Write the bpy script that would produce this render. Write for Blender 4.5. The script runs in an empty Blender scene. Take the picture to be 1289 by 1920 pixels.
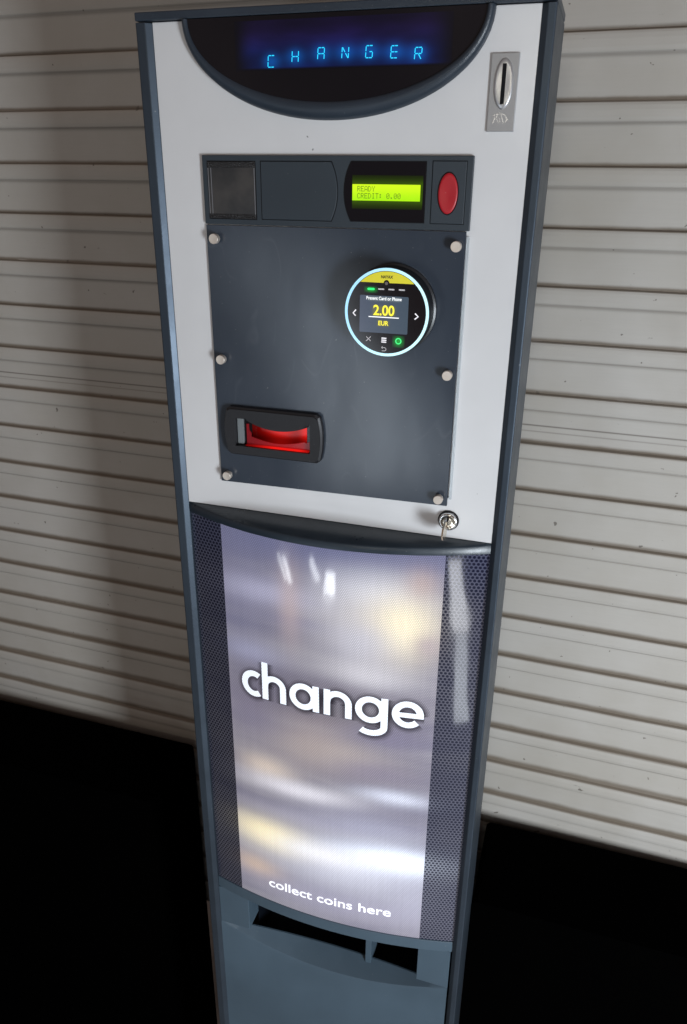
import bpy, bmesh, math, random
from mathutils import Matrix, Vector
random.seed(4)
SC = bpy.context.scene
COL = SC.collection
R = math.radians

# ------------------------------------------------------------------ camera
def camera_matrix(yaw, pitch, roll, loc):
    cy, sy, cp, sp = math.cos(yaw), math.sin(yaw), math.cos(pitch), math.sin(pitch)
    f = Vector((-sy*cp, cy*cp, -sp)); r = Vector((cy, sy, 0)); u = r.cross(f)
    c, s = math.cos(roll), math.sin(roll)
    r2 = c*r + s*u; u2 = -s*r + c*u
    m = Matrix((r2, u2, -f)).transposed().to_4x4()
    m.translation = Vector(loc)
    return m
CAM = (0.26031, -0.77746, 1.35622)
cam = bpy.data.cameras.new('camera'); camo = bpy.data.objects.new('camera', cam); COL.objects.link(camo)
camo.matrix_world = camera_matrix(0.302312, 0.411235, 0.0099590, CAM)
cam.sensor_fit = 'VERTICAL'; cam.sensor_height = 24.0; cam.sensor_width = 24.0
cam.lens = 1445.26/1920*24.0
cam.clip_start = 0.02; cam.clip_end = 100
SC.camera = camo

# ------------------------------------------------------------------ light
W = bpy.data.worlds.new('World'); SC.world = W; W.use_nodes = True
def area(name, loc, target, sx, sy, power, color):
    l = bpy.data.lights.new(name, 'AREA'); l.shape = 'RECTANGLE'; l.size = sx; l.size_y = sy
    l.energy = power; l.color = color
    o = bpy.data.objects.new(name, l); COL.objects.link(o); o.location = loc
    o.rotation_euler = (Vector(target)-Vector(loc)).to_track_quat('-Z', 'Y').to_euler()
    return o
area('doorway_light', (1.45, -1.33, 0.74), (0, 0.1, -0.75), 0.32, 0.9, 54, (0.84, 0.92, 1.0))
area('room_light', (0.20, -2.7, 1.72), (0.1, 0.2, 1.0), 0.25, 0.25, 4, (1.0, 0.95, 0.80))
# upward area lamps added on the floor to give reflections in the panels
def floor_strip(name, a, b, w, power, color):
    l = math.hypot(b[0]-a[0], b[1]-a[1])
    o = area(name, ((a[0]+b[0])/2, (a[1]+b[1])/2, -0.49), ((a[0]+b[0])/2, (a[1]+b[1])/2, 1), w, l, power, color)
    o.rotation_euler = (math.pi, 0, math.atan2(b[1]-a[1], b[0]-a[0])-math.pi/2)
floor_strip('floor_reflection_lamp', (.67, -1.48), (.79, -2.08), .115, 1.1, (.88, .94, 1.0))
floor_strip('floor_reflection_lamp', (.79, -2.09), (.85, -2.80), .150, 2.5, (.95, .97, 1.0))
floor_strip('floor_reflection_lamp', (-.75, -2.34), (-.80, -2.56), .15, 1.5, (.92, .96, 1.0))
floor_strip('floor_reflection_lamp', (-.93, -2.42), (-1.10, -2.62), .06, .45, (.92, .96, 1.0))
floor_strip('floor_reflection_lamp', (-1.27, -2.24), (-1.50, -2.46), .05, .5, (.92, .96, 1.0))
floor_strip('floor_reflection_lamp', (-1.34, -2.24), (-1.58, -2.46), .03, .25, (.92, .96, 1.0))
floor_strip('floor_reflection_lamp', (-.74, -3.75), (-4.2, -11.4), 1.0, 100, (.80, .90, 1.0))
floor_strip('floor_reflection_lamp', (-4.3, -11.5), (-11.0, -25.0), 2.4, 230, (.80, .90, 1.0))
SC.view_settings.view_transform = 'Standard'; SC.view_settings.look = 'None'
SC.view_settings.gamma = 1; SC.view_settings.exposure = 0; SC.view_settings.use_curve_mapping = False

# ------------------------------------------------------------------ shader expression helper
class X:
    """socket wrapper: arithmetic on X builds Math nodes"""
    def __init__(s, nt, sock): s.nt = nt; s.k = sock
    def _m(s, op, *a):
        n = s.nt.nodes.new('ShaderNodeMath'); n.operation = op
        for i, v in enumerate((s,)+a):
            if isinstance(v, X): s.nt.links.new(v.k, n.inputs[i])
            else: n.inputs[i].default_value = v
        return X(s.nt, n.outputs[0])
    def __add__(s, o): return s._m('ADD', o)
    __radd__ = __add__
    def __sub__(s, o): return s._m('SUBTRACT', o)
    def __rsub__(s, o): return (s*-1)+o
    def __mul__(s, o): return s._m('MULTIPLY', o)
    __rmul__ = __mul__
    def __truediv__(s, o): return s._m('DIVIDE', o)
    def pow(s, o): return s._m('POWER', o)
    def exp(s): return s._m('EXPONENT')
    def frac(s): return s._m('FRACT')
    def abs(s): return s._m('ABSOLUTE')
    def sqrt(s): return s._m('SQRT')
    def sin(s): return s._m('SINE')
    def max(s, o): return s._m('MAXIMUM', o)
    def min(s, o): return s._m('MINIMUM', o)
    def lt(s, o): return s._m('LESS_THAN', o)
    def gt(s, o): return s._m('GREATER_THAN', o)
    def ss(s, a, b, lo=0., hi=1.):
        n = s.nt.nodes.new('ShaderNodeMapRange'); n.interpolation_type = 'SMOOTHSTEP'
        s.nt.links.new(s.k, n.inputs['Value'])
        n.inputs['From Min'].default_value = a; n.inputs['From Max'].default_value = b
        n.inputs['To Min'].default_value = lo; n.inputs['To Max'].default_value = hi
        return X(s.nt, n.outputs['Result'])
def gauss(x, c, w): d = (x-c)*(1.0/w); return (d*d*-1.0).exp()
def mixc(nt, f, a, b, mode='MIX'):
    n = nt.nodes.new('ShaderNodeMix'); n.data_type = 'RGBA'; n.blend_type = mode
    for i, v in ((0, f), (6, a), (7, b)):
        if isinstance(v, X): nt.links.new(v.k, n.inputs[i])
        elif i == 0: n.inputs[0].default_value = v
        else: n.inputs[i].default_value = (*v[:3], 1)
    return X(nt, n.outputs[2])
def coords(nt, kind='Object'):
    t = nt.nodes.new('ShaderNodeTexCoord'); s = nt.nodes.new('ShaderNodeSeparateXYZ')
    nt.links.new(t.outputs[kind], s.inputs[0])
    return [X(nt, s.outputs[i]) for i in range(3)], X(nt, t.outputs[kind])
def noise(nt, scale, detail=3, rough=.5, stretch=None, vec=None):
    n = nt.nodes.new('ShaderNodeTexNoise'); n.inputs['Scale'].default_value = scale
    n.inputs['Detail'].default_value = detail; n.inputs['Roughness'].default_value = rough
    if vec is None: _, vec = coords(nt)
    if stretch:
        m = nt.nodes.new('ShaderNodeMapping'); m.inputs['Scale'].default_value = stretch
        nt.links.new(vec.k, m.inputs['Vector']); vec = X(nt, m.outputs[0])
    nt.links.new(vec.k, n.inputs['Vector'])
    return X(nt, n.outputs[0])
def vmul(nt, c, f):
    n = nt.nodes.new('ShaderNodeVectorMath'); n.operation = 'SCALE'
    nt.links.new(c.k, n.inputs[0])
    if isinstance(f, X): nt.links.new(f.k, n.inputs['Scale'])
    else: n.inputs['Scale'].default_value = f
    return X(nt, n.outputs[0])
def mat(name, color=(.5, .5, .5), rough=.5, metal=0., spec=.5, emit=None, estr=0., coat=0.):
    m = bpy.data.materials.new(name); m.use_nodes = True
    b = m.node_tree.nodes['Principled BSDF']
    b.inputs['Base Color'].default_value = (*color, 1); b.inputs['Roughness'].default_value = rough
    b.inputs['Metallic'].default_value = metal; b.inputs['Specular IOR Level'].default_value = spec
    b.inputs['Coat Weight'].default_value = coat
    if emit: b.inputs['Emission Color'].default_value = (*emit, 1); b.inputs['Emission Strength'].default_value = estr
    return m
def bsdf(m): return m.node_tree, m.node_tree.nodes['Principled BSDF']
def setin(m, key, x): nt, b = bsdf(m); nt.links.new(x.k, b.inputs[key])
def bump(m, h, strength, dist=.001):
    nt, b = bsdf(m); n = nt.nodes.new('ShaderNodeBump'); n.inputs['Strength'].default_value = strength
    n.inputs['Distance'].default_value = dist
    nt.links.new(h.k, n.inputs['Height']); nt.links.new(n.outputs[0], b.inputs['Normal'])
def mottled(name, color, rough, amt=.12, grain=900, bstr=.12, spec=.5, smudge=.12):
    """painted metal or plastic: faint grain, slow colour drift, smudged gloss, dust specks"""
    m = mat(name, color, rough, spec=spec); nt, b = bsdf(m)
    n1 = noise(nt, 7, 4, .6); n2 = noise(nt, grain, 2, .6)
    lo = tuple(c*(1-amt) for c in color); hi = tuple(c*(1+amt) for c in color)
    c = mixc(nt, n1.ss(.3, .7), lo, hi)
    if name == 'satin_plate':
        c = mixc(nt, gauss(noise(nt, 6, 3, .6, (1, 1, .45)), .5, .0035)*noise(nt, 20, 2).ss(.45, .65)*.05, c, (.30, .32, .35))
    dust = noise(nt, 260, 2, .5).ss(.73, .80)*.25
    c = mixc(nt, dust, c, (.45, .45, .43))
    if name == 'white_laminate': c = mixc(nt, noise(nt, 75, 1, .4).ss(.775, .79)*.8, c, (.05, .045, .04))
    setin(m, 'Base Color', c)
    rn = noise(nt, 14, 5, .65) if name != 'satin_plate' else noise(nt, 11, 4, .6, (1.0, 1, .35))
    setin(m, 'Roughness', rn.ss(.3, .75, max(.03, rough-smudge), rough+smudge))
    bump(m, n2, bstr, .0006)
    return m

# world: dim room, paler low in front (daylit floor), dark above
nt = W.node_tree; bg = nt.nodes['Background']
(gx, gy, gz), gv = coords(nt, 'Generated')
wn = noise(nt, 2.2, 4, .55, vec=gv)
sky = mixc(nt, gz.ss(-.5, .6), (.50, .44, .44), (.43, .335, .30))
nt.links.new(vmul(nt, sky, wn.ss(.32, .68, .55, 1.45)).k, bg.inputs['Color'])
bg.inputs['Strength'].default_value = .43

# ------------------------------------------------------------------ geometry helpers
class MB:
    def __init__(s): s.v = []; s.f = []
    def add(s, vs, fs):
        o = len(s.v); s.v += [tuple(v) for v in vs]; s.f += [tuple(i+o for i in f) for f in fs]; return s
    def prism(s, poly, yf, yb):
        """poly counter-clockwise in (x,z) as seen from the front (-y)"""
        n = len(poly)
        s.add([(x, yf, z) for x, z in poly]+[(x, yb, z) for x, z in poly],
              [tuple(range(n)), tuple(range(2*n-1, n-1, -1))]+[(i, i+n, (i+1) % n+n, (i+1) % n) for i in range(n)])
        return s
    def box(s, x0, x1, y0, y1, z0, z1): return s.prism([(x0, z0), (x1, z0), (x1, z1), (x0, z1)], y0, y1)
    def ring(s, outer, inner, yf, yb, yo=None):
        """plate with one hole; yo = front depth of the outer rim (chamfer)"""
        cx = sum(p[0] for p in inner)/len(inner); cz = sum(p[1] for p in inner)/len(inner)
        ang = sorted({round(math.atan2(z-cz, x-cx), 6) for x, z in outer+inner})
        def hit(poly, a):
            dx, dz = math.cos(a), math.sin(a); best = None
            for i in range(len(poly)):
                (x1, z1), (x2, z2) = poly[i], poly[(i+1) % len(poly)]
                ex, ez = x2-x1, z2-z1; den = dx*ez-dz*ex
                if abs(den) < 1e-14: continue
                t = ((x1-cx)*ez-(z1-cz)*ex)/den; u = ((x1-cx)*dz-(z1-cz)*dx)/den
                if t > 0 and -1e-4 <= u <= 1+1e-4 and (best is None or t > best): best = t
            return (cx+dx*best, cz+dz*best)
        o = [hit(outer, a) for a in ang]; i_ = [hit(inner, a) for a in ang]; n = len(ang)
        yo = yf if yo is None else yo
        vs = [(x, yo, z) for x, z in o]+[(x, yf, z) for x, z in i_]+[(x, yb, z) for x, z in o]+[(x, yb, z) for x, z in i_]
        fs = []
        for k in range(n):
            j = (k+1) % n
            fs += [(k, j, n+j, n+k), (k, 2*n+k, 2*n+j, j), (n+k, n+j, 3*n+j, 3*n+k), (2*n+k, 3*n+k, 3*n+j, 2*n+j)]
        return s.add(vs, fs)
    def grid(s, rows):
        m = len(rows[0]); vs = [p for r in rows for p in r]
        return s.add(vs, [(i*m+j, i*m+j+1, (i+1)*m+j+1, (i+1)*m+j) for i in range(len(rows)-1) for j in range(m-1)])
    def lathe(s, cx, cz, prof, n=40):
        """revolve (radius, y) profile about the y axis through (cx, cz)"""
        rows = [[(cx+r*math.cos(2*math.pi*k/n), y, cz+r*math.sin(2*math.pi*k/n)) for k in range(n+1)] for r, y in prof]
        return s.grid(rows)
    def ribbon(s, pts, w, surf, closed=False, taper=None):
        """flat stroke of width w along 2D pts laid on surf(x,z)->y"""
        n = len(pts); L = []; Rr = []
        for i, (x, z) in enumerate(pts):
            if closed: a, b = pts[i-1], pts[(i+1) % n]
            else: a, b = pts[max(i-1, 0)], pts[min(i+1, n-1)]
            dx, dz = b[0]-a[0], b[1]-a[1]; l = math.hypot(dx, dz) or 1
            nx, nz = -dz/l, dx/l
            ww = w*(taper(i/(n-1)) if taper else 1)/2
            L.append((x+nx*ww, z+nz*ww)); Rr.append((x-nx*ww, z-nz*ww))
        if closed: L.append(L[0]); Rr.append(Rr[0])
        return s.grid([[(x, surf(x, z), z) for x, z in Rr], [(x, surf(x, z), z) for x, z in L]])
    def build(s, name, m, parent=None, smooth=False, bev=0, seg=2):
        me = bpy.data.meshes.new(name); me.from_pydata(s.v, [], s.f); me.update()
        bm = bmesh.new(); bm.from_mesh(me); bmesh.ops.remove_doubles(bm, verts=bm.verts, dist=1e-6)
        bm.to_mesh(me); bm.free()
        me.materials.append(m)
        o = bpy.data.objects.new(name, me); COL.objects.link(o)
        if parent: o.parent = parent
        if smooth:
            for p in me.polygons: p.use_smooth = True
        if bev:
            b = o.modifiers.new('bevel', 'BEVEL'); b.width = bev; b.segments = seg; b.limit_method = 'ANGLE'
            b.angle_limit = R(35); b.harden_normals = False
        return o
def arc(cx, cz, rx, rz, a0, a1, n=24):
    return [(cx+rx*math.cos(R(a0+(a1-a0)*i/n)), cz+rz*math.sin(R(a0+(a1-a0)*i/n))) for i in range(n+1)]
def rrect(x0, x1, z0, z1, r, n=6):
    return (arc(x1-r, z0+r, r, r, -90, 0, n)+arc(x1-r, z1-r, r, r, 0, 90, n)+arc(x0+r, z1-r, r, r, 90, 180, n)+arc(x0+r, z0+r, r, r, 180, 270, n))
def rect(x0, x1, z0, z1): return [(x0, z0), (x1, z0), (x1, z1), (x0, z1)]
def line(a, b, n=8): return [(a[0]+(b[0]-a[0])*i/n, a[1]+(b[1]-a[1])*i/n) for i in range(n+1)]
def sx(X_, y): return CAM[0]+(X_-CAM[0])*(y-CAM[1])/(-CAM[1])     # measured on the front plane -> depth y
def sz(Z_, y): return CAM[2]+(Z_-CAM[2])*(y-CAM[1])/(-CAM[1])
def tag(o, label=None, cat=None, kind=None, group=None):
    if label: o['label'] = label
    if cat: o['category'] = cat
    if kind: o['kind'] = kind
    if group: o['group'] = group
    return o
def text(name, body, x, y, z, size, m, parent, bold=0., align='CENTER', sxy=(1, 1), shear=0, rot=0., gap=1.):
    cu = bpy.data.curves.new(name, 'FONT'); cu.body = body; cu.size = size; cu.align_x = align; cu.offset = bold
    cu.shear = shear; cu.space_character = gap
    t = bpy.data.objects.new(name, cu); COL.objects.link(t)
    me = bpy.data.meshes.new_from_object(t); bpy.data.objects.remove(t)
    M = Matrix.Translation((x, y, z)) @ Matrix.Rotation(rot, 4, 'Y') @ Matrix.Rotation(R(90), 4, 'X') @ Matrix.Diagonal((sxy[0], sxy[1], 1, 1))
    me.transform(M); me.materials.clear(); me.materials.append(m)
    o = bpy.data.objects.new(name, me); COL.objects.link(o); o.parent = parent
    return o

# ------------------------------------------------------------------ setting: ground and shutter
FLOOR = -0.50
g = mat('concrete', (.22, .21, .20), .85); nt, b = bsdf(g)
setin(g, 'Base Color', mixc(nt, noise(nt, 9, 6, .65).ss(.3, .7), (.15, .145, .14), (.27, .26, .25)))
bump(g, noise(nt, 120, 4), .4, .002)
o = MB().add([(-15, -30, FLOOR), (10, -30, FLOOR), (10, 2, FLOOR), (-15, 2, FLOOR)], [(0, 1, 2, 3)]).build('ground', g)
tag(o, kind='structure')

P = 0.07106
sh = mat('shutter_paint', (.44, .43, .41), .42); nt, b = bsdf(sh)
(px, py, pz), pv = coords(nt)
ph = ((pz*-1.0+1.5117)*(1/P)).frac()                    # 0 at each ledge, grows downwards
wob = noise(nt, 22, 4, .6, (1, 1, 1)); wob2 = noise(nt, 5, 3, .5, (1, 1, 6))
blot = noise(nt, 3.2, 5, .6)
base = mixc(nt, blot.ss(.3, .7), (.385, .355, .310), (.445, .42, .385))
brush = noise(nt, 60, 3, .6, (.25, 1, 6))
base = mixc(nt, brush.ss(.35, .75)*.16, base, (.36, .34, .31))
# dirt lying on every ledge and creeping a little up the face above it
dd = (ph-1.0).abs().min(ph)                              # distance from the ledge, in slats
above = ph.gt(.5)
low = pz.ss(.3, 1.5, .55, 1.25)
dd = dd*low
grime = (dd+(wob-.5)*.045).ss(.015, .10, 1, 0)*above+((dd+(wob2-.5)*.02).ss(.012, .05, 1, 0))*(1-above)
wear = noise(nt, 9, 3, .5, (1, 1, 8)).ss(.66, .74, 1, .55)
base = mixc(nt, (grime*wear*.90).min(1.0), base, (.135, .105, .075))
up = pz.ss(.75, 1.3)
bead_shade = gauss(ph, .345, .010)*.55*(1-up)+gauss(ph, .350, .034)*.50*up  # shade on each bead's underside put into the colour, broader higher up
base = mixc(nt, bead_shade, base, (.13, .11, .09))
base = mixc(nt, gauss(pz, 1.0395, .0011)*.75+gauss(pz, 1.0309, .0010)*.4, base, (.09, .075, .06))
speck = noise(nt, 85, 2, .5).ss(.735, .765)*.75
base = mixc(nt, speck, base, (.09, .075, .06))
scr = noise(nt, 38, 5, .75, (1, 1, 2.2)).ss(.69, .71)*.45
base = mixc(nt, scr, base, (.12, .10, .085))
setin(sh, 'Base Color', base)
setin(sh, 'Roughness', noise(nt, 12, 4).ss(.3, .7, .33, .55))
bump(sh, noise(nt, 35, 4, .55, (.5, 1, 1)), .12, .002)
# slat profile, one period downwards (fraction of the pitch, depth out of the wall in m)
PROF = [(0.0, .0), (.03, .0034), (.07, .0044), (.14, .0049), (.25, .0048), (.315, .0040), (.345, .0022), (.40, .0015), (.55, .0010), (.80, .0005), (.96, .0), ]
rows = []
k0 = -9
zz = []
for k in range(k0, 23):
    jz, jd = random.uniform(-.0009, .0009), random.uniform(-.0006, .0006)
    for fr, dpt in PROF: zz.append((1.5117-P*(k+fr)+jz, dpt+jd))
xs = [-2.4+i*.04 for i in range(121)]
def dent(x, z):
    from mathutils import noise as mn
    a = mn.noise(Vector((x*2.1, 3.3, z*9.0)))*.0011+mn.noise(Vector((x*9, 7.7, z*24.0)))*.0006
    return a, mn.noise(Vector((x*3.0, 1.7, z*14.0)))*.0008
mb = MB(); mb.grid([[(x, .0035-d-dent(x, z)[0], max(z+dent(x, z)[1], FLOOR)) for x in xs] for z, d in reversed(zz) if z > FLOOR-.02])
o = mb.build('roller_shutter', sh); o.location = (0.35, .285, 0); o.rotation_euler = (0, 0, -R(1.0))
for v in o.data.vertices: v.co.x -= .35
tag(o, 'dirty off-white metal roller shutter of horizontal slats behind the change machine', 'shutter')

# ------------------------------------------------------------------ black boxes standing in for the blacked-out areas on both sides
blk = mat('blackout_black', (.0004, .0004, .0004), .9, spec=.004)
YB = .272
BX = sx(-.2048, YB)
BZ = sz(.6040, YB)
mb = MB().prism(rrect(-1.6, BX, FLOOR, BZ, .008), .115, YB)
o = mb.build('blackout_box', blk)
tag(o, 'low jet black box standing in for the blacked-out area to the left of the tall change machine', 'cabinet', group='black boxes for the blacked-out areas beside the change machine')
BZ2 = CAM[2]+(.592-CAM[2])*(.262+.77746)/.77746
mb = MB().prism(rrect(.2018, 1.7, FLOOR, BZ2, .010), .094, .262)
o = mb.build('blackout_box', blk)
tag(o, 'low jet black box standing in for the blacked-out area to the right of the tall change machine', 'cabinet', group='black boxes for the blacked-out areas beside the change machine')

# ------------------------------------------------------------------ the change machine
rail_m = mottled('metallic_slate_paint', (.050, .066, .086), .44, .10, 600, .10, smudge=.05)
rail_m.node_tree.nodes['Principled BSDF'].inputs['Metallic'].default_value = .65
frame_m = mottled('hammered_slate_paint', (.021, .031, .045), .40, .12, 700, .45, smudge=.06)
door_m = mottled('slate_plastic', (.055, .085, .112), .46, .08, 1200, .18, smudge=.06)
sel_m = mottled('dark_slate_plastic', (.024, .034, .044), .46, .08, 1400, .15, smudge=.06)
plate_m = mottled('satin_plate', (.034, .043, .058), .17, .10, 1500, .03, smudge=.05)
white_m = mottled('white_laminate', (.665, .66, .66), .20, .025, 1300, .03, smudge=.07)
blackp = mottled('black_plastic', (.012, .012, .014), .42, .1, 1500, .15, smudge=.06)
gap_m = mat('black_gap', (.004, .004, .005), .7, spec=.2)
glassb = mat('black_glass', (.006, .005, .007), .06, spec=.5)
chrome = mat('chrome', (.80, .80, .79), .14, 1.0)
steel = mat('brushed_steel', (.80, .71, .62), .42, .75); nt, b = bsdf(steel)
silver = mat('silver_plate', (.36, .36, .37), .42, .6)
nt, b = bsdf(silver); bump(silver, noise(nt, 500, 2, .5, (1, 1, .1)), .05, .0005)

M = bpy.data.objects.new('change_machine', None); COL.objects.link(M)
M.location = (0, 0, 0); M.empty_display_size = .2
tag(M, 'tall narrow slate blue and white coin change machine with lit displays', 'change machine')

body_m = mottled('body_paint', (.022, .033, .047), .42, .1, 900, .2)
mb = MB().box(-.181, .186, .032, .258, .345, 1.488).box(-.181, .186, .032, .258, FLOOR, .196).box(-.181, .186, .150, .258, .1965, .3445)
mb.build('cabinet_body', body_m, M)

# frame rails: extruded profile with an inner chamfer
def rail(xo, xc, xi):
    s = 1 if xi > xo else -1
    prof = [(xo, .102), (xo, -.0040), (xo+s*.0010, -.0050), (xc, -.0050), (xi, -.0002), (xi, .102)]
    if s < 0: prof = prof[::-1]
    n = len(prof); z0, z1 = FLOOR, 1.4905
    m = MB().add([(x, y, z0) for x, y in prof]+[(x, y, z1) for x, y in prof],
                 [tuple(range(n))[::-1], tuple(range(n, 2*n))]+[(i, i+n, (i+1) % n+n, (i+1) % n) for i in range(n)][::1])
    o = m.build('frame_rail', rail_m, M)
    bm = bmesh.new(); bm.from_mesh(o.data); bmesh.ops.recalc_face_normals(bm, faces=bm.faces); bm.to_mesh(o.data); bm.free()
    b_ = o.modifiers.new('bevel', 'BEVEL'); b_.width = .0007; b_.segments = 2; b_.limit_method = 'ANGLE'; b_.angle_limit = R(20)
rail(-.1975, -.1868, -.1812)
rail(.2012, .1938, .1884)
# cap across the top
MB().box(-.1975, .2012, -.0054, .102, 1.4915, 1.4990).build('top_cap', frame_m, M, bev=.0012)

# white front panel (plate with a hole behind the instrument plate)
mb = MB().ring(rect(-.1815, .1892, .9872, 1.4908), rect(-.12, .12, 1.035, 1.295), .0, .006)
mb.build('front_panel', white_m, M, bev=.0006)

# ---- half-moon display under the cap
C0 = .0015
outer = arc(C0, 1.4908, .1486, .0865, 180, 360, 64)
mid = arc(C0, 1.4908, .1455, .0790, 180, 360, 64)
inner = arc(C0, 1.4908, .1420, .0712, 180, 360, 64)
mb = MB()
mb.grid([[(x, -.0002, z) for x, z in outer], [(x, -.0065, z) for x, z in arc(C0, 1.4908, .1478, .0845, 180, 360, 64)],
         [(x, -.0090, z) for x, z in mid], [(x, -.0088, z) for x, z in arc(C0, 1.4908, .1432, .0735, 180, 360, 64)], [(x, -.0060, z) for x, z in inner]])
bz = mb.build('display_bezel', frame_m, M, smooth=True)
mb = MB().prism(inner, -.0062, -.0010)
mb.build('display_glass', glassb, bz)
# vacuum fluorescent display behind the glass: deep blue backing glow and cyan segments
LET = [('C', -.0583), ('H', -.0340), ('A', -.0085), ('N', .0150), ('G', .0378), ('E', .0613), ('R', .0834)]
LZ = [1.4547, 1.4580, 1.4596, 1.4597, 1.4598, 1.4590, 1.4570]
LXC = [sx(x, -.007) for _, x in LET]; LZC = [sz(z, -.007) for z in LZ]
vfd = mat('blue_display_glow', (.004, .004, .008), .07); nt, b = bsdf(vfd)
(px, py, pz), pv = coords(nt)
halo = None
for x, z in zip(LXC, LZC):
    dx = (px-x)*(1/.0105); dz = (pz-z)*(1/.0085); q = ((dx*dx+dz*dz)*-1.0).exp()
    halo = q if halo is None else halo+q
fade = px.ss(-.092, -.070)*px.ss(.088, .118, 1, 0)*pz.ss(1.4470, 1.4495)*pz.ss(1.466, 1.4855, 1, .25)
nlow = noise(nt, 26, 2, .5, (.6, 1, 2)).ss(.3, .7, .55, 1.2)
col = mixc(nt, pz.ss(1.455, 1.485), (.002, .012, .105), (.020, .008, .085))
glow = vmul(nt, col, fade*nlow)
hal = vmul(nt, mixc(nt, 0.0, (.0, .10, .42), (0, 0, 0)), (halo*halo)*fade)
add = nt.nodes.new('ShaderNodeVectorMath'); nt.links.new(glow.k, add.inputs[0]); nt.links.new(hal.k, add.inputs[1])
setin(vfd, 'Emission Color', X(nt, add.outputs[0])); b.inputs['Emission Strength'].default_value = .62
zt = lambda x: min(1.4885, 1.4908-.0712+0.069)
MB().grid([[(x, -.00635, 1.4465) for x in (-.092, .115)], [(x, -.00635, 1.4870) for x in (-.092, .115)]]).build('display_backing', vfd, bz)
seg_m = mat('cyan_segments', (0, 0, 0), .3, emit=(.02, .62, 1.0), estr=1.35)
SEG = {'a': ((-1, 1), (0, 1)), 'b': ((0, 1), (1, 1)), 'f': ((-1, 1), (-1, 0)), 'c': ((1, 1), (1, 0)), 'e': ((-1, 0), (-1, -1)), 'd': ((1, 0), (1, -1)),
       'g': ((-1, 0), (0, 0)), 'h': ((0, 0), (1, 0)), 'i': ((-1, -1), (0, -1)), 'j': ((0, -1), (1, -1)), 'k': ((-1, 1), (0, 0)), 'm': ((0, 0), (1, -1))}
CH = {'C': 'abfeij', 'H': 'fcghed', 'A': 'abfcghed', 'N': 'fecdkm', 'G': 'abfeijdh', 'E': 'abfeijgh', 'R': 'abfcghem'}
mb = MB()
for (ch, _), x, z in zip(LET, LXC, LZC):
    hw, hh = .0031, .0047
    for s_ in CH[ch]:
        (ax, az), (bx, bz_) = SEG[s_]
        p0 = (x+ax*hw+az*.0003, z+az*hh); p1 = (x+bx*hw+bz_*.0003, z+bz_*hh)
        t = .10
        q0 = (p0[0]+(p1[0]-p0[0])*t, p0[1]+(p1[1]-p0[1])*t); q1 = (p1[0]+(p0[0]-p1[0])*t, p1[1]+(p0[1]-p1[1])*t)
        mb.ribbon(line(q0, q1, 2), .00082, lambda x, z: -.0066)
mb.build('display_lettering', seg_m, bz)

# ---- coin slot plate
pl = MB().box(sx(.1491, -.002), sx(.1734, -.002), -.0022, -.0002, sz(1.3938, -.002), sz(1.4554, -.002)).build('coin_slot_plate', silver, M, bev=.0005)
ecx, ecz = sx(.1611, -.003), sz(1.4316, -.003)
mb = MB()
prof = [(1.0, -.0022), (.98, -.0031), (.92, -.0036), (.80, -.0037), (.55, -.0036)]
rows = [[(ecx+.0084*r*math.cos(a), y, ecz+.0200*r*math.sin(a)) for a in [2*math.pi*k/48 for k in range(49)]] for r, y in prof]
rows.append([(ecx, -.0035, ecz)]*49)
mb.grid(rows); mb.build('slot_surround', mat('polished_silver', (.50, .50, .51), .30, .7), pl, smooth=True)
MB().box(ecx-.0017, ecx+.0017, -.0041, -.0036, ecz-.0160, ecz+.0155).build('slot_opening', gap_m, pl)
mb = MB(); ex, ez = sx(.1603, -.0022), sz(1.4042, -.0022); sf = lambda x, z: -.0026
for st in ([(-.006, -.0040), (-.0045, .000), (-.0052, .003), (-.0035, .0036), (-.0022, .002), (-.0035, .0005), (-.001, -.0035)],
           [(-.003, .0035), (.0005, .0042), (.0035, -.0035)], [(.0005, .0042), (.0045, .0030), (.0066, -.0005), (.005, -.0032)], [(-.001, .001), (.0008, -.0036)]):
    mb.ribbon([(ex+a, ez+c) for a, c in st], .00055, sf)
mb.build('embossed_emblem', mat('emboss', (.85, .85, .86), .25, .7), pl)

# ---- selector panel
YS = -.0042
def S(x, y=YS): return sx(x, y)
def T(z, y=YS): return sz(z, y)
sp = MB().box(S(-.1368), S(.1401), YS, .0, T(1.3090), T(1.3743)).build('selector_panel', sel_m, M, bev=.0007)
def groove(poly_fn, name, m, proud=.0007, gap=.0008, parent=sp, bev=.0003):
    MB().prism(poly_fn(gap), YS-.00015, YS+.001).build('panel_gap', gap_m, parent)
    return MB().prism(poly_fn(0), YS-proud, YS+.001).build(name, m, parent, bev=bev)
winr = lambda e: rect(S(-.1305)-e, S(-.0785)+e, T(1.3147)-e, T(1.3683)+e)
win_m = mat('smoked_window', (.045, .043, .042), .25); nt, b = bsdf(win_m)
setin(win_m, 'Base Color', mixc(nt, noise(nt, 30, 3, .5, (1, 1, 1)).ss(.35, .7), (.022, .022, .023), (.055, .050, .046)))
wn_ = groove(winr, 'smoked_window', win_m)
kn = mat('knurled_black', (.010, .010, .011), .35); nt, b = bsdf(kn)
bump(kn, noise(nt, 700, 2, .6), .9, .002)
for z0, z1 in ((1.3147, 1.3190), (1.3628, 1.3683)):
    MB().box(S(-.1303), S(-.0787), YS-.0013, YS-.0007, T(z0), T(z1)).build('knurled_strip', kn, sp, bev=.0002)
for x0 in (-.1303, -.1272, -.0795):
    MB().box(S(x0), S(x0)+.0007, YS-.0011, YS-.0007, T(1.3192), T(1.3626)).build('window_rib', mat('rib', (.16, .16, .17), .3), sp)
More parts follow.
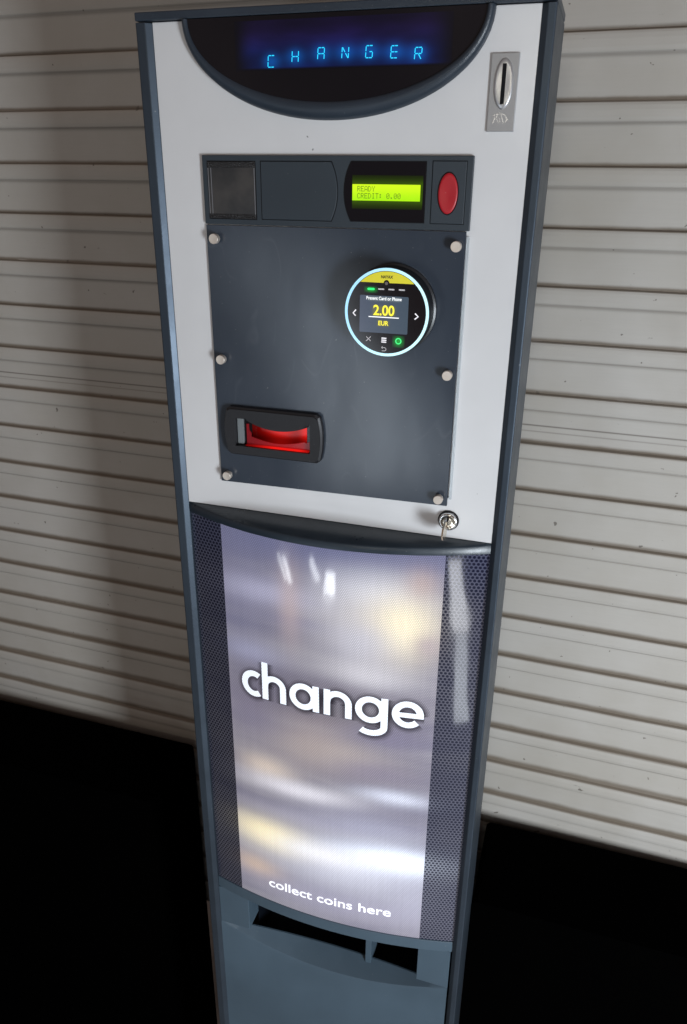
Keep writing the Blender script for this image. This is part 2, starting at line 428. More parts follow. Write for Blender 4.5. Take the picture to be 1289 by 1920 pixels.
def blank(e):
    x0, x1, z0, z1 = S(-.0720)-e, S(.0018)+e, T(1.3150)-e, T(1.3686)+e
    h = (z1-z0)/2; b_ = S(.0083)-S(.0018); r = (h*h+b_*b_)/(2*b_); a = math.degrees(math.asin(h/r))
    return [(x0, z0)]+arc(x1+b_-r, (z0+z1)/2, r, r, -a, a, 20)+[(x0, z1)]
groove(blank, 'blank_cover', sel_m, .0010, .0007, bev=.0005)
def lcdw(e):
    x0, x1, z0, z1 = S(.0226)-e, S(.0955)+e, T(1.3157)-e, T(1.3688)+e
    h = (z1-z0)/2; b_ = S(.0226)-S(.0154); r = (h*h+b_*b_)/(2*b_); a = math.degrees(math.asin(h/r))
    return arc(x0-b_+r, (z0+z1)/2, r, r, 180-a, 180+a, 20)+[(x1, z0), (x1, z1)]
lw = groove(lcdw, 'lcd_window', glassb, .0003, .0008, bev=.0002)
YL = YS-.0006
lcdg = mat('lcd_halo', (.003, .003, .002), .1); nt, b = bsdf(lcdg)
(px, py, pz), pv = coords(nt)
zc_, hzl = T(1.3417, YL), .0074
dz = ((pz-zc_).abs()-hzl).max(0.0)
hl = (dz*(-1/.0042)).exp()*.9+gauss(dz, .0, .004)*.3
setin(lcdg, 'Emission Color', mixc(nt, hl.min(1.0), (.004, .004, .001), (.06, .14, .002)))
b.inputs['Emission Strength'].default_value = .55
MB().box(S(.0236), S(.0935), YL+.0001, YL+.0003, T(1.3270), T(1.3570)).build('lcd_glow_plate', lcdg, sp)  # screen's green glow painted as emission above and below it
lcdm = mat('lcd_backlight', (.02, .03, 0), .2); nt, b = bsdf(lcdm)
(px, py, pz), pv = coords(nt)
setin(lcdm, 'Emission Color', mixc(nt, (pz.ss(zc_-.007, zc_+.006)*.8+noise(nt, 60, 2)*.2), (.40, .90, .003), (.70, 1.0, .012)))
b.inputs['Emission Strength'].default_value = 1.0
MB().box(S(.0239), S(.0912), YL-.0003, YL, T(1.3344), T(1.3490)).build('lcd_screen', lcdm, sp)
FONT = {'R': '11110 10001 10001 11110 10100 10010 10001', 'E': '11111 10000 10000 11110 10000 10000 11111', 'A': '01110 10001 10001 10001 11111 10001 10001',
        'D': '11100 10010 10001 10001 10001 10010 11100', 'Y': '10001 10001 01010 00100 00100 00100 00100', 'C': '01110 10001 10000 10000 10000 10001 01110',
        'I': '01110 00100 00100 00100 00100 00100 01110', 'T': '11111 00100 00100 00100 00100 00100 00100', ':': '00000 01100 01100 00000 01100 01100 00000',
        '0': '01110 10001 10011 10101 11001 10001 01110', '.': '00000 00000 00000 00000 00000 01100 01100', ' ': '00000 '*7}
mb = MB(); pitch = .00062
for row, (txt, ztop) in enumerate((('READY', 1.3474), ('CREDIT: 0.00', 1.3411))):
    for ci, ch in enumerate(txt):
        for r_, bits in enumerate(FONT[ch].split()):
            for c_, bit in enumerate(bits):
                if bit == '1':
                    x = S(.0289)+(ci*6+c_)*pitch*.98; z = T(ztop)-r_*pitch*1.12
                    mb.prism(rect(x, x+pitch*.88, z-pitch*1.0, z), YL-.0005, YL-.0003)
mb.build('lcd_lettering', mat('lcd_dots', (.03, .06, .0), .5, emit=(.10, .24, .0), estr=.8), sp)
groove(lambda e: rect(S(.1022)-e, S(.1338)+e, T(1.3152)-e, T(1.3695)+e), 'button_plate', sel_m, .0009, .0006, bev=.0004)
bx, bzc = S(.1179), T(1.3418)
MB().prism(arc(bx, bzc, .0100, .0188, 0, 352.5, 47), YS-.0011, YS).build('button_gap', gap_m, sp)
mb = MB()
rows = [[(bx+.0092*r*math.cos(a), y, bzc+.0178*r*math.sin(a)) for a in [2*math.pi*k/48 for k in range(49)]] for r, y in ((1, YS-.0008), (1, YS-.0020), (.96, YS-.0026), (.8, YS-.0026), (.4, YS-.0021), (.0, YS-.0019))]
mb.grid(rows); mb.build('push_button', mottled('red_plastic', (.40, .008, .016), .33, .06, 1500, .04), sp, smooth=True)

# ---- satin instrument plate with thumbscrews
YP = -.0030
plate_o = rect(sx(-.1357, YP), sx(.1369, YP), sz(1.0228, YP), 1.3087)
plate_o = [(sx(-.1353, YP), sz(1.0207, YP)), (sx(.1365, YP), sz(1.0247, YP)), (sx(.1375, YP), 1.3086), (sx(-.1361, YP), 1.3083)]
hole = rect(-.1120, -.0250, 1.0700, 1.1000)
ip = MB().ring(plate_o, hole, YP, -.0002).build('instrument_plate', plate_m, M, bev=.0004)
acr = mat('clear_acrylic', (.80, .85, .88), .12, spec=.6); nt, b = bsdf(acr); b.inputs['Transmission Weight'].default_value = .55
mb = MB().box(sx(.1379, YP), sx(.1408, YP), -.0026, -.0003, 1.034, 1.304)
mb.build('acrylic_edge', acr, ip, bev=.0003)
for (x, z) in ((-.1289, 1.2941), (.1282, 1.2946), (-.1286, 1.1661), (.1274, 1.1688), (-.1287, 1.0270), (.1261, 1.0303)):
    y = -.0120; X0, Z0 = sx(x, y), sz(z, y)
    r = .0051
    mb = MB().lathe(X0, Z0, [(.0032, YP), (.0032, -.0062), (r-.0003, -.0063), (r, -.0066), (r, -.0117), (r-.0004, -.0122), (r*.6, -.01215), (r*.25, -.0121), (0, -.01205)], 32)
    o = mb.build('thumbscrew', steel, M); 
    for p in o.data.polygons: p.use_smooth = True
    e = o.modifiers.new('edges', 'EDGE_SPLIT'); e.split_angle = R(35)

# ---- round card reader
YC = -.031
CX, CZ, CR = .0694, 1.2336, .0428
cr = MB().lathe(CX, CZ, [(.0445, YP), (.0445, -.0075), (.0425, -.0085), (.0415, -.012), (.0405, -.020), (CR-.0008, -.0265), (CR, -.0285), (CR, YC+.0006), (CR-.0006, YC), (0, YC)], 72).build('card_reader', mottled('reader_black', (.008, .009, .011), .40, .1, 1500, .08), M, smooth=True)
e = cr.modifiers.new('edges', 'EDGE_SPLIT'); e.split_angle = R(35)
ringm = mat('ring_light', (.5, .7, .75), .3); nt, b = bsdf(ringm)
(px, py, pz), pv = coords(nt)
setin(ringm, 'Emission Color', mixc(nt, ((px-CX)*.7-(pz-CZ)*.35).ss(-.036, .024), (.14, .48, .78), (.52, .86, .90)))
b.inputs['Emission Strength'].default_value = .70
cir = lambda r, n=72: [(CX+r*math.cos(2*math.pi*k/n), CZ+r*math.sin(2*math.pi*k/n)) for k in range(n)]
MB().ring(cir(CR-.0005), cir(CR-.0032), YC-.0006, YC+.0002).build('light_ring', ringm, cr)
facem = mat('reader_face', (.010, .007, .008), .12)
MB().prism(cir(CR-.0033), YC-.00045, YC+.0002).build('reader_face', facem, cr)
def U(zx, zy):   # detail measured on the reader's face -> metres
    return (CX+(zx-617)/518*CR, CZ-(zy-675-.038*(zx-617))/547*CR)
Y1, Y2, Y3 = YC-.0006, YC-.0008, YC-.0010
flat = lambda y: (lambda x, z: y)
def plate2(mb, poly, y): return mb.prism(poly, y, y+.0001)
ye = mat('yellow_label', (.72, .64, .03), .35, emit=(.70, .62, .02), estr=.16)
c0 = U(610, 312); ry = CR-.0037; zch = c0[1]
a0 = math.degrees(math.asin((zch-CZ)/ry))
pts = arc(CX, CZ, ry, ry, a0, 180-a0, 40)
nx, nz = U(610, 316); pts += arc(nx, zch, .0028, .0028, 180, 0, 12)
plate2(MB(), pts, Y1).build('brand_label', ye, cr)
dk = mat('label_ink', (.02, .015, .01), .5)
tx, tz = U(612, 257)
text('brand_lettering', 'NAYAX', tx, Y2, tz, .0036, dk, cr, bold=.00010, sxy=(.95, 1.05), shear=.1)
mb = MB(); plate2(mb, arc(nx, zch-.0004, .0015, .0015, 0, 345, 23), Y2); mb.build('camera_dot', mat('dot', (.16, .13, .13), .4), cr)
grn = mat('green_led', (0, .1, .02), .3, emit=(.02, .85, .18), estr=1.25); wht = mat('white_led', (.5, .5, .5), .4, emit=(.75, .72, .78), estr=.75)
gry = mat('grey_led', (.45, .43, .44), .4, emit=(.5, .48, .5), estr=.3)
def bar(x0, x1, y0, y1, m, name, r=.0009):
    a = U(x0, y0); c = U(x1, y1); zt_, zb_ = a[1], c[1]
    sl = -.0  # face marks follow the reader's own level
    plate2(MB(), rrect(a[0], c[0], zb_, zt_, min(r, (zt_-zb_)*.49), 4), Y1).build(name, m, cr)
def barc(cx, cy, w, h, m, name, r=.0009):
    x, z = U(cx, cy); w = w/518*CR; h = h/547*CR
    plate2(MB(), rrect(x-w/2, x+w/2, z-h/2, z+h/2, min(r, h*.49), 4), Y1).build(name, m, cr)
barc(424, 385, 88, 26, grn, 'status_led')
for cx, cy in ((547, 386), (670, 390), (796, 394)): barc(cx, cy, 74, 17, gry, 'status_led')
halo_g = mat('led_glow', (.006, .006, .006), .15); nt, b = bsdf(halo_g); (px, py, pz), pv = coords(nt)
q = None
for (cx, cy, rx, rz) in ((424, 392, .0047, .0022), (777, 1026, .0042, .0042)):
    x, z = U(cx, cy); dx = (px-x)*(1/rx); dz = (pz-z)*(1/rz); e_ = ((dx*dx+dz*dz)*-1.0).exp(); q = e_ if q is None else q+e_
setin(halo_g, 'Emission Color', mixc(nt, q.min(1.0), (0, 0, 0), (.0, .42, .03))); b.inputs['Emission Strength'].default_value = .8
for cx, cy, w, h in ((424, 392, 170, 76), (777, 1026, 150, 150)):
    x, z = U(cx, cy); w = w/518*CR; h = h/547*CR
    MB().prism(rect(x-w/2, x+w/2, z-h/2, z+h/2), YC-.0005, YC-.00044).build('led_glow', halo_g, cr)
scr_m = mat('reader_screen', (.02, .02, .025), .15); nt, b = bsdf(scr_m); (px, py, pz), pv = coords(nt)
sxc, szc = U(590, 690)
def halo_box(cx, cy, hw, hh, f):
    x, z = U(cx, cy); dx = ((px-x).abs()-hw).max(0.0); dz = ((pz-z).abs()-hh).max(0.0)
    return ((dx*dx+dz*dz)*(-1/(f*f))).exp()
sc_c = mixc(nt, ((px-sxc)*-12.0+.5), (.050, .085, .115), (.062, .076, .125))
sc_c = mixc(nt, halo_box(587, 655, .0100, .0035, .0016)*.42, sc_c, (.26, .24, .0))
sc_c = mixc(nt, halo_box(583, 805, .0048, .0016, .0014)*.40, sc_c, (.24, .22, .0))
sc_c = mixc(nt, halo_box(586, 506, .0150, .0008, .0012)*.40, sc_c, (.35, .42, .42))
setin(scr_m, 'Emission Color', sc_c); b.inputs['Emission Strength'].default_value = .85
a = U(290, 457); c = U(882, 928)
plate2(MB(), rrect(a[0], c[0], c[1]-.0006, a[1], .0012, 5), Y1).build('reader_screen', scr_m, cr)
yl = mat('yellow_pixels', (.2, .18, 0), .4, emit=(1.0, .88, .06), estr=1.05)
x, z = U(587, 708); text('price_lettering', '2.00', x, Y2, z+.0004, .0136, yl, cr, bold=.00028, sxy=(.92, 1.0))
x, z = U(583, 828); text('currency_lettering', 'EUR', x, Y2, z, .0062, yl, cr, bold=.00014, sxy=(.92, 1.0))
wpx = mat('white_pixels', (.3, .3, .3), .4, emit=(.95, .98, 1.0), estr=1.05)
x, z = U(584, 518); text('prompt_lettering', 'Present Card or Phone', x, Y2, z, .0044, wpx, cr, bold=.00006, sxy=(.86, 1.0))
mb = MB(); p0 = U(402, 721); p1 = U(774, 735); mb.ribbon(line(p0, p1, 2), .0009, flat(Y2)); mb.build('price_rule', wpx, cr)
for pts, w, m, nm in (([(243, 640), (208, 682), (240, 715)], .0013, wht, 'arrow_icon'), ([(965, 673), (1004, 712), (962, 745)], .0013, wht, 'arrow_icon')):
    MB().ribbon([U(*p) for p in pts], w, flat(Y1)).build(nm, m, cr)
mb = MB().ribbon([U(378, 972), U(434, 1028)], .0007, flat(Y1)).ribbon([U(436, 970), U(376, 1030)], .0007, flat(Y1-.00005)); mb.build('cross_icon', gry, cr)
mb = MB()
for cy in (988, 1013, 1037):
    x, z = U(598, cy); plate2(mb, rrect(x-.0026, x+.0026, z-.0006, z+.0006, .0005, 4), Y1)
mb.build('menu_icon', wht, cr)
x, z = U(777, 1020)
MB().ribbon([(x+.0026*math.cos(2*math.pi*k/32), z+.0026*math.sin(2*math.pi*k/32)) for k in range(32)], .0012, flat(Y1), closed=True).build('circle_icon', mat('green_icon', (0, .1, .02), .3, emit=(.06, .85, .22), estr=1.1), cr)
x, z = U(596, 1122)
mb = MB().ribbon([(x-.0018, z+.0012), (x+.0010, z+.0012)]+arc(x+.0010, z-.0004, .0016, .0016, 90, -90, 8)+[(x-.0016, z-.0020)], .0006, flat(Y1)).ribbon([(x-.0008, z+.0024), (x-.0021, z+.0012), (x-.0008, z+.0001)], .0006, flat(Y1-.00004)); mb.build('return_icon', gry, cr)

# ---- banknote acceptor
YN = -.0125
def note(e):
    x0, x1 = sx(-.1250, YN)-e, sx(-.0128, YN)+e; z0, z1 = sz(1.0552, YN)-e, sz(1.1126, YN)+e
    h = (z1-z0)/2; b_ = .0042; r = (h*h+b_*b_)/(2*b_); a = math.degrees(math.asin(h/r)); cm = (z0+z1)/2
    pr = arc(x1+b_-r, cm, r, r, -a*.90, a*.90, 14); plf = arc(x0-b_+r, cm, r, r, 180-a*.90, 180+a*.90, 14)
    return [(x0+.003, z0), (x1-.003, z0)]+pr+[(x1-.003, z1), (x0+.003, z1)]+plf
nin = rect(sx(-.1148, YN), sx(-.0228, YN), sz(1.0668, YN), sz(1.1002, YN))
na = MB().ring(note(-.0022), nin, YN, -.0002).build('banknote_acceptor', blackp, M, bev=.0006)
MB().ring(note(0), note(-.0023), YN+.0012, YP-.0002, YN+.0035).build('acceptor_rim', blackp, na, bev=.0004)
ix0, ix1, iz0, iz1 = nin[0][0], nin[1][0], nin[0][1], nin[2][1]
redback = mat('red_lamp_glow', (.05, .0, .0), .25); nt, b = bsdf(redback); (px, py, pz), pv = coords(nt)
gr = gauss(px, -.062, .017)*.85+gauss(px, -.030, .009)*.9+.05
gr = gr*(pz.ss(iz0+.004, iz0+.016, .25, 1.0))
setin(redback, 'Emission Color', mixc(nt, gr.min(1.0), (.020, .0, .0), (.95, .012, .008))); b.inputs['Emission Strength'].default_value = .85
mb = MB().grid([[(x, .012, iz0-.01), ] + [(x, .012, iz1+.004)] for x in (ix0-.002, ix1+.002)])
mb = MB().add([(ix0-.002, .012, iz0-.01), (ix1+.002, .012, iz0-.01), (ix1+.002, .012, iz1+.004), (ix0-.002, .012, iz1+.004)], [(0, 1, 2, 3)])
mb.build('red_lamp', redback, na)
mb = MB()
cxn = (ix0+ix1)/2+.003
# visor: hangs from the top, lower edge bows down
vis = [(ix0+.0105, iz1)]+[(ix0+.0105+(ix1-ix0-.0145)*t, iz1-.004-.0095*math.sin(math.pi*t)**.8) for t in [i/20 for i in range(21)]]+[(ix1-.004, iz1)]
MB().prism(vis[:1]+vis[1:], -.004, .006).build('note_visor', blackp, na, bev=.0004)
def redglow(name, base, lo, hi, es):
    m = mat(name, base, .12); nt, b = bsdf(m); (px, py, pz), pv = coords(nt)
    setin(m, 'Emission Color', mixc(nt, (gauss(px, -.058, .024)+gauss(px, -.036, .014)*.7).min(1.0), lo, hi)); b.inputs['Emission Strength'].default_value = es
    return m
redtray = redglow('red_acrylic', (.20, .010, .014), (.035, .001, .003), (.36, .008, .010), .42)
tr = [(ix0+.0112, iz0+.0005), (ix1-.0030, iz0+.0005), (ix1-.0030, iz0+.0115), (ix1-.0065, iz0+.0095)]+[(ix0+.0165+(ix1-ix0-.026)*t, iz0+.0102-.0055*math.sin(math.pi*t)) for t in [1-i/16 for i in range(17)]]+[(ix0+.0165, iz0+.0145), (ix0+.0140, iz0+.0180), (ix0+.0135, iz0+.0250), (ix0+.0112, iz0+.0250)]
MB().prism(tr, -.0048, -.0030).build('red_note_guide', redtray, na)
mb = MB().box(ix0+.0112, ix1-.003, -.0090, -.0048, iz0, iz0+.0012); mb.build('red_lip', redglow('red_lip_glow', (.2, .0, .0), (.03, 0, 0), (1.0, .012, .008), .8), na)
MB().box(ix0+.0004, ix0+.0078, -.0060, .004, iz0+.001, iz1-.001).build('grey_end_block', mottled('grey_plastic', (.16, .175, .18), .4), na, bev=.0003)
MB().box(ix1-.0022, ix1-.0010, -.0065, .004, iz0+.003, iz1-.0015).build('clear_end_strip', mat('pale_plastic', (.40, .30, .28), .25), na)
for a_, c_ in ((ix0+.0079, ix0+.0108), (ix1-.0010, ix1)): MB().box(a_, c_, -.003, .012, iz0, iz1).build('pocket_side', gap_m, na)

# ---- lock and key
lx, lz = sx(.1388, -.005), sz(1.0062, -.005)
lk = MB().lathe(lx, lz, [(.0117, -.0002), (.0117, -.0016), (.0106, -.0022), (.0106, -.0030)], 40).build('lock', blackp, M, smooth=True)
MB().lathe(lx, lz, [(.0100, -.0030), (.0100, -.0058), (.0094, -.0066), (.0070, -.0068), (.0066, -.0058), (.0035, -.0058), (0, -.0058)], 40).build('lock_barrel', chrome, lk, smooth=True)
MB().box(lx-.0008, lx+.0008, -.0064, -.0058, lz-.0042, lz+.0042).build('keyhole', gap_m, lk)
km = mat('key_metal', (.74, .66, .54), .25, 1.0)
mb = MB()
kp = [(-.0064, -.0032), (-.012, -.0034), (-.0135, -.009), (-.022, -.0115), (-.032, -.0085), (-.0385, -.001), (-.034, .0065), (-.022, .0085), (-.0135, .006), (-.012, .0032), (-.0064, .0030)]
n = len(kp); tk = .0010
vs = [(lx-tk, y, lz+z-.002) for y, z in kp]+[(lx+tk, y, lz+z-.002) for y, z in kp]
mb.add(vs, [tuple(range(n)), tuple(range(2*n-1, n-1, -1))]+[(i, i+n, (i+1) % n+n, (i+1) % n) for i in range(n)])
ko = mb.build('key', km, None, bev=.0003)
bm = bmesh.new(); bm.from_mesh(ko.data); bmesh.ops.recalc_face_normals(bm, faces=bm.faces); bm.to_mesh(ko.data); bm.free()
tag(ko, 'small brass-toned metal key seen edge-on in the round chrome lock', 'key')

# ---- curved shelf under the white panel
N = 64
XL, XR = -.1810, .1885; XM = (XL+XR)/2; XH = (XR-XL)/2
xs = [XL+(XR-XL)*i/N for i in range(N+1)]
cv = lambda x: max(0., 1-((x-XM)/XH)**2)
rows = [[(x, .004, .9740) for x in xs], [(x, -.045*cv(x)+.0010, .9738) for x in xs], [(x, -.045*cv(x)-.0005, .9745) for x in xs], [(x, -.045*cv(x)-.0006, .9815+.003*(1-cv(x))) for x in xs],
        [(x, -.045*cv(x)+.0012, .9832+.003*(1-cv(x))) for x in xs], [(x, -.0005, .9868) for x in xs], [(x, .004, .9868) for x in xs]]
o = MB().grid(rows).build('curved_shelf', mottled('dark_shelf_plastic', (.015, .025, .036), .38, .08, 1300, .12), M, smooth=True)
e = o.modifiers.new('edges', 'EDGE_SPLIT'); e.split_angle = R(50)

# ---- backlit curved graphic panel
yg = lambda x, z=0: .0035-.0225*cv(x)
zs = [.352+(.9735-.352)*i/6 for i in range(7)]
gm = mat('backlit_graphic', (.3, .3, .35), .10, coat=.3); nt, b = bsdf(gm)
(px, py, pz), pv = coords(nt)
def hexdots(pitch, soft0, soft1):
    u = px*(1/pitch); v = pz*(1/(pitch*1.732))
    def d2(o): a = (u+o).frac()-.5; c = ((v+o).frac()-.5)*1.732; return a*a+c*c
    return d2(0.).min(d2(.5)).sqrt().ss(soft0, soft1)            # 0 in a dot, 1 on the lattice between
wv = noise(nt, 5, 3, .5, (1.0, 1, 2.2)); warp = (wv-.5)*.018
zz_ = pz+warp
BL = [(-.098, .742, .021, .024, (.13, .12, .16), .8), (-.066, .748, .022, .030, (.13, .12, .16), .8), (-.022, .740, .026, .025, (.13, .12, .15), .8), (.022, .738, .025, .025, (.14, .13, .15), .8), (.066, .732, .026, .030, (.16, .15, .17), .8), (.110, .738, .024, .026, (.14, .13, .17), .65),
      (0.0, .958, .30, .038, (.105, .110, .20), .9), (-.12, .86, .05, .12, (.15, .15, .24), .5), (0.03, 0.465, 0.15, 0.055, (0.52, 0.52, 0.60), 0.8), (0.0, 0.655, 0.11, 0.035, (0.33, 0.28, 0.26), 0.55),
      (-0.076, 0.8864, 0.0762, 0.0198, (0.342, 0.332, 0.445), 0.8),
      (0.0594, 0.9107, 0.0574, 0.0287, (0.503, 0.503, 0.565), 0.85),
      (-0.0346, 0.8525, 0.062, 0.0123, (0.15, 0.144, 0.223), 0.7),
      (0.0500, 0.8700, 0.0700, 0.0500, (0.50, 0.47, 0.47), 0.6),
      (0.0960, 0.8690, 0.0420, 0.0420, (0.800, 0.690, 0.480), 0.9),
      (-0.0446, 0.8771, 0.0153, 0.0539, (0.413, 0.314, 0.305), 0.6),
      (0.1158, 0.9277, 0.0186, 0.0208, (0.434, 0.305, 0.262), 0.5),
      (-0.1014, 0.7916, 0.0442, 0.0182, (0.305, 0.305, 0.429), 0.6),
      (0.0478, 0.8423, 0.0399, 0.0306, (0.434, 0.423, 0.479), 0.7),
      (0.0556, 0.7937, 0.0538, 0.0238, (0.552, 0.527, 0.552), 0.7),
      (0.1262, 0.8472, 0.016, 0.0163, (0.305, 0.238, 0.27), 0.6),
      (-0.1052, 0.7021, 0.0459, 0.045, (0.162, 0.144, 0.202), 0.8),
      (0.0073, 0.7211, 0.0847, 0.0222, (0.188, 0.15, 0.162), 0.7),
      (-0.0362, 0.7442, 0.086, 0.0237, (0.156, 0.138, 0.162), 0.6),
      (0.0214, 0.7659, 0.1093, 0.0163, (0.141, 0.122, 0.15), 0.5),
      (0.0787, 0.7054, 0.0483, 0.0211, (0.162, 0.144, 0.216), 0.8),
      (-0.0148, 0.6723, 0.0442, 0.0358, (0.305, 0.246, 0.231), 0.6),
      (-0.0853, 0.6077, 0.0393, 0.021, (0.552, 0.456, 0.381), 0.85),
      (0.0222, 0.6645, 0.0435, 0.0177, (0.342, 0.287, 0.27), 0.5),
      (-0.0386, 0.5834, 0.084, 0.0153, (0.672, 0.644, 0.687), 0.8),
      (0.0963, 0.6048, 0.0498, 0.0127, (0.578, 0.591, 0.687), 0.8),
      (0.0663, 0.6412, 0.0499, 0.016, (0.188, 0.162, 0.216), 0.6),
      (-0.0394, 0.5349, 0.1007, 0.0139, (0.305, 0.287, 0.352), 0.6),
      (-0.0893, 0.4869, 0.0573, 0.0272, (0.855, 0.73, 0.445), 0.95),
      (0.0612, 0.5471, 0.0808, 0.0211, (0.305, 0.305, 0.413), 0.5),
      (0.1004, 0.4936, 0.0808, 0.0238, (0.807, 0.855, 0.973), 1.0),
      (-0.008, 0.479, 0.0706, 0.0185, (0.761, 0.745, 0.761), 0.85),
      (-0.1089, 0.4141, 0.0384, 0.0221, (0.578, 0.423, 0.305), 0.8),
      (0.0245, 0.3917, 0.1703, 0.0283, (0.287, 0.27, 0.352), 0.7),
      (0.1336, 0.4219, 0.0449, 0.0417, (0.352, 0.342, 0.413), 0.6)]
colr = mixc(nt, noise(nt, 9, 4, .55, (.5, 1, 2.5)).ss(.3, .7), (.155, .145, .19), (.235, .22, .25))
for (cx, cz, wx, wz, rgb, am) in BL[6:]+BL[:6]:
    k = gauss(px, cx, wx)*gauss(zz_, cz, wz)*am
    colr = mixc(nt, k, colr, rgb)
fine = hexdots(.0026, .22, .48)
streaks = noise(nt, 220, 3, .6, (1, 1, .04)).ss(.3, .7, .975, 1.02)
cen = vmul(nt, colr, (1.16-fine*.42)*streaks)
coarse = hexdots(.0049, .24, .52)
navy = px.ss(-.15, .15, .0, .35)
strip = mixc(nt, coarse, vmul(nt, mixc(nt, .93, colr, (.004, .008, .034)), navy*.6+.22), vmul(nt, mixc(nt, .55, colr, (.045, .055, .095)), navy*.8+.36))
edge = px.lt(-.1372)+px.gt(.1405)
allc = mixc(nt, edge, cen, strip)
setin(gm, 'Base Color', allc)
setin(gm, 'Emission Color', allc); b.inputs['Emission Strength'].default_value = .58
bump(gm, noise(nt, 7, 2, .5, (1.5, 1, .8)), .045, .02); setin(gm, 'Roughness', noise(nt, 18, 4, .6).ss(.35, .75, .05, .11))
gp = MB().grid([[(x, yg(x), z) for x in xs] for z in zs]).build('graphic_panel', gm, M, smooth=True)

# lettering in strokes
def letter(ch, x0, x1, zb, xh, asc, w):
    """returns list of (points, closed)"""
    S_ = []; c = (x0+x1)/2; hw = w/2
    rx = (x1-x0)/2-hw; rz = xh/2-hw*.9; cz = zb+xh/2
    if ch == 'c':
        q = (x1-x0-hw)/1.50; S_.append((arc(x0+hw+q, cz, q, rz, 57, 303, 30), 0))
    if ch == 'o': S_.append((arc(c, cz, rx, rz, 0, 348, 30), 1))
    if ch == 'e':
        S_.append((arc(c, cz, rx, rz, 0, 318 if w > .005 else 300, 36), 0)); S_.append((line((x0+w*.6, cz-w*.10), (x1-.0*w, cz-w*.10), 10), 2))
    if ch in 'hn':
        S_.append((line((x0+hw, zb), (x0+hw, zb+(asc if ch == 'h' else xh)), 8), 0))
        r = (x1-x0-w)/2
        S_.append(([(x0+hw, zb+xh*.52)]+arc(x0+hw+r, zb+xh-hw-min(r, xh*.36), r, min(r, xh*.36), 160, 0, 18)+line((x1-hw, zb+xh*.55), (x1-hw, zb), 6), 0))
    if ch in 'ag':
        S_.append((arc(c-hw*.35, cz, rx-hw*.2, rz, 0, 348, 30), 1))
        if ch == 'a': S_.append((line((x1-hw, zb+xh), (x1-hw*.9, zb), 8), 0))
        else: S_.append((line((x1-hw, zb+xh), (x1-hw, zb-xh*.12), 8)+arc(c-hw*.1, zb-xh*.12, (x1-x0)/2-hw*.9, xh*.27, 0, -140, 22)[1:], 0))
    if ch == 'l': S_.append((line((c, zb), (c, zb+asc), 8), 0))
    if ch == 'i': S_.append((line((c, zb), (c, zb+xh), 8), 0)); S_.append((line((c, zb+xh*1.22), (c, zb+xh*1.22+w*1.1), 2), 0))
    if ch == 't':
        S_.append((line((c-hw*.2, zb+xh*1.38), (c-hw*.2, zb+xh*.3), 8)+arc(c-hw*.2+xh*.26, zb+xh*.28, xh*.26, xh*.28-hw, 180, 285, 8)[1:], 0)); S_.append((line((x0-w*.1, zb+xh-hw), (x1, zb+xh-hw), 4), 2))
    if ch == 'r':
        S_.append((line((x0+hw, zb), (x0+hw, zb+xh), 8), 0)); S_.append(([(x0+hw, zb+xh*.50)]+arc(x1, zb+xh*.55, x1-x0-hw, xh*.45-hw, 165, 85, 10), 0))
    if ch == 's':
        r = xh*.25-hw*.15; p = arc(c+r*.1, zb+xh-hw-r*.95, (x1-x0)*.40, r, 50, 250, 14)
        q = arc(c-r*.1, zb+hw+r*.95, (x1-x0)*.42, r, 70, -130, 14); S_.append((p+q, 0))
    return S_
def lay(mb, strokes, w, y_off):
    for i, (pts, cl) in enumerate(strokes):
        ww = w*.82 if cl == 2 else w
        mb.ribbon(pts, ww, lambda x, z, i=i: yg(x)-y_off-.00006*i, closed=(cl == 1))
letm = mat('white_lettering', (.75, .76, .78), .15); nt, b = bsdf(letm); (px, py, pz), pv = coords(nt)
lc = mixc(nt, hexdots(.0027, .22, .46)*.75+.25, (.50, .53, .60), (.80, .84, .90)); setin(letm, 'Base Color', lc); setin(letm, 'Emission Color', lc); b.inputs['Emission Strength'].default_value = .62
mb = MB(); zb = .7245
HEAD = (('c', -.1172, -.0918), ('h', -.0866, -.0520), ('a', -.0466, -.0065), ('n', .0000, .0372), ('g', .0420, .0832), ('e', .0880, .1275))
for ch, a, c in HEAD:
    lay(mb, letter(ch, a, c, zb, .0395, .0575, .0087), .0087, .0006)
mb.build('headline_lettering', letm, gp)
# soft dark drop shadow printed round the headline
for k, (gw, al) in enumerate(((1.45, .34), (1.95, .22), (2.5, .14))):
    shm = mat('printed_shadow', (.035, .030, .045), .12); shm.node_tree.nodes['Principled BSDF'].inputs['Alpha'].default_value = al
    ms = MB()
    for ch, a, c in HEAD:
        for pts, cl in letter(ch, a, c, zb, .0395, .0575, .0092):
            ms.ribbon([(x+.0008, z-.0014) for x, z in pts], .0092*gw*(.82 if cl == 2 else 1), lambda x, z, k=k: yg(x)-.00046+.00012*k, closed=(cl == 1))
    ms.build('headline_shadow', shm, gp)
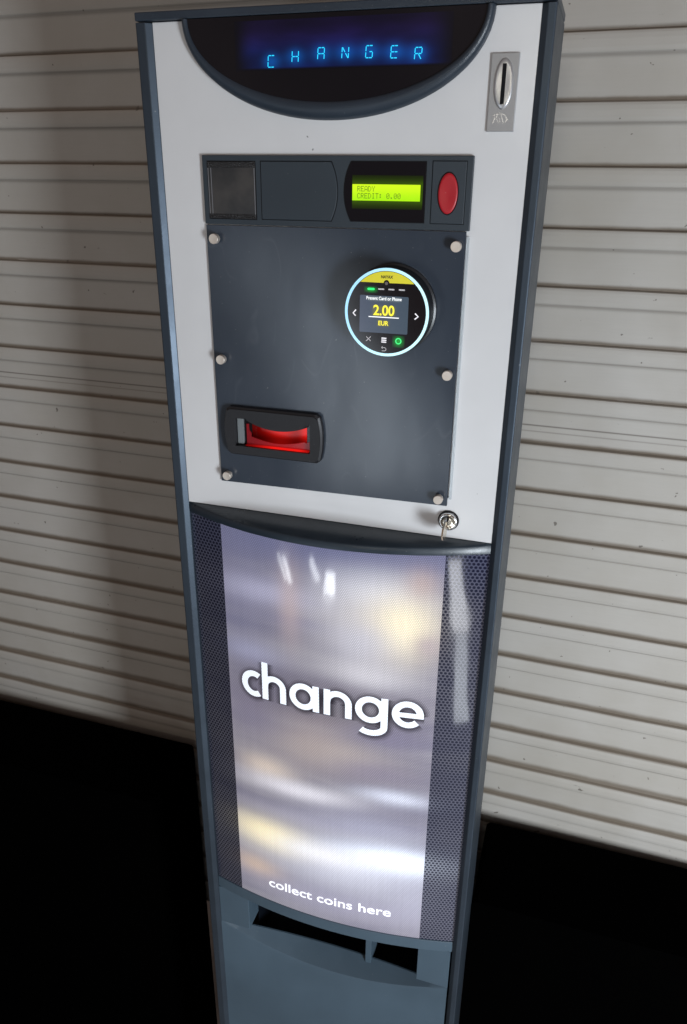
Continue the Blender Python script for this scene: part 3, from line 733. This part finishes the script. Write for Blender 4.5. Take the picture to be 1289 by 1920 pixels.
# soft dark shadow printed under the headline is part of the print
capm = mat('caption_white', (.8, .8, .82), .2, emit=(.88, .90, .96), estr=.66)
cap = text('caption_lettering', 'collect coins here', 0, 0, 0, .0165, capm, gp, bold=.00022, align='LEFT')
x0 = min(v.co.x for v in cap.data.vertices); x1 = max(v.co.x for v in cap.data.vertices)
k = (.0985+.0883)/(x1-x0)
for v in cap.data.vertices:
    v.co.x = (v.co.x-x0)*k-.0883; v.co.z = v.co.z*1.42+.3829+(.3879-.3829)*(v.co.x+.0883)/.1868; v.co.y = yg(v.co.x)-.0006

# ---- coin tray
yl_ = lambda x: yg(x)-.0022
rows = [[(x, .03, .3325) for x in xs], [(x, yl_(x)+.0005, .3325) for x in xs], [(x, yl_(x), .3332) for x in xs], [(x, yl_(x), .3512) for x in xs], [(x, yl_(x)+.0008, .3520) for x in xs], [(x, .03, .3520) for x in xs]]
MB().grid(rows).build('ledge_trim', door_m, M)
MB().box(-.1812, -.1312, -.0003, .060, .2560, .3324).build('tray_post', door_m, M, bev=.0008)
MB().box(.1388, .1858, -.0003, .060, .2560, .3324).build('tray_post', door_m, M, bev=.0008)
DXL, DXR = -.1812, .1858; dm, dh = (DXL+DXR)/2, (DXR-DXL)/2
dxs = [DXL+(DXR-DXL)*i/N for i in range(N+1)]
dc = lambda x: max(0., 1-((x-dm)/dh)**2)
rows = [[(x, .0, FLOOR+.004) for x in dxs], [(x, .0, .10) for x in dxs], [(x, .0, .2555-.0425*dc(x)-.0015) for x in dxs], [(x, .0012, .2565-.0425*dc(x)) for x in dxs], [(x, .0300*dc(x)+.0015, .2580-.0275*dc(x)) for x in dxs],
        [(x, .0300*dc(x)+.0040, .2578-.0275*dc(x)) for x in dxs], [(x, .0300*dc(x)+.0045, .205) for x in dxs]]
o = MB().grid(rows).build('lower_door', door_m, M, smooth=True)
e = o.modifiers.new('edges', 'EDGE_SPLIT'); e.split_angle = R(30)
tm = mottled('tray_interior', (.005, .007, .011), .4, .15, 700, .2)
mb = MB(); x0, x1 = -.1310, .1386
mb.add([(x0, .034, .200), (x1, .034, .200), (x1, .145, .198), (x0, .145, .198), (x0, .145, .332), (x1, .145, .332), (x0, .034, .332), (x1, .034, .332)],
       [(0, 1, 2, 3), (3, 2, 5, 4), (0, 3, 4, 6), (1, 7, 5, 2)])
mb.build('coin_tray', tm, M)
mb = MB().box(sx(.0594, .022), sx(.0683, .022), .022, .060, .2240, .3324).build('tray_divider', door_m, M, bev=.0006)
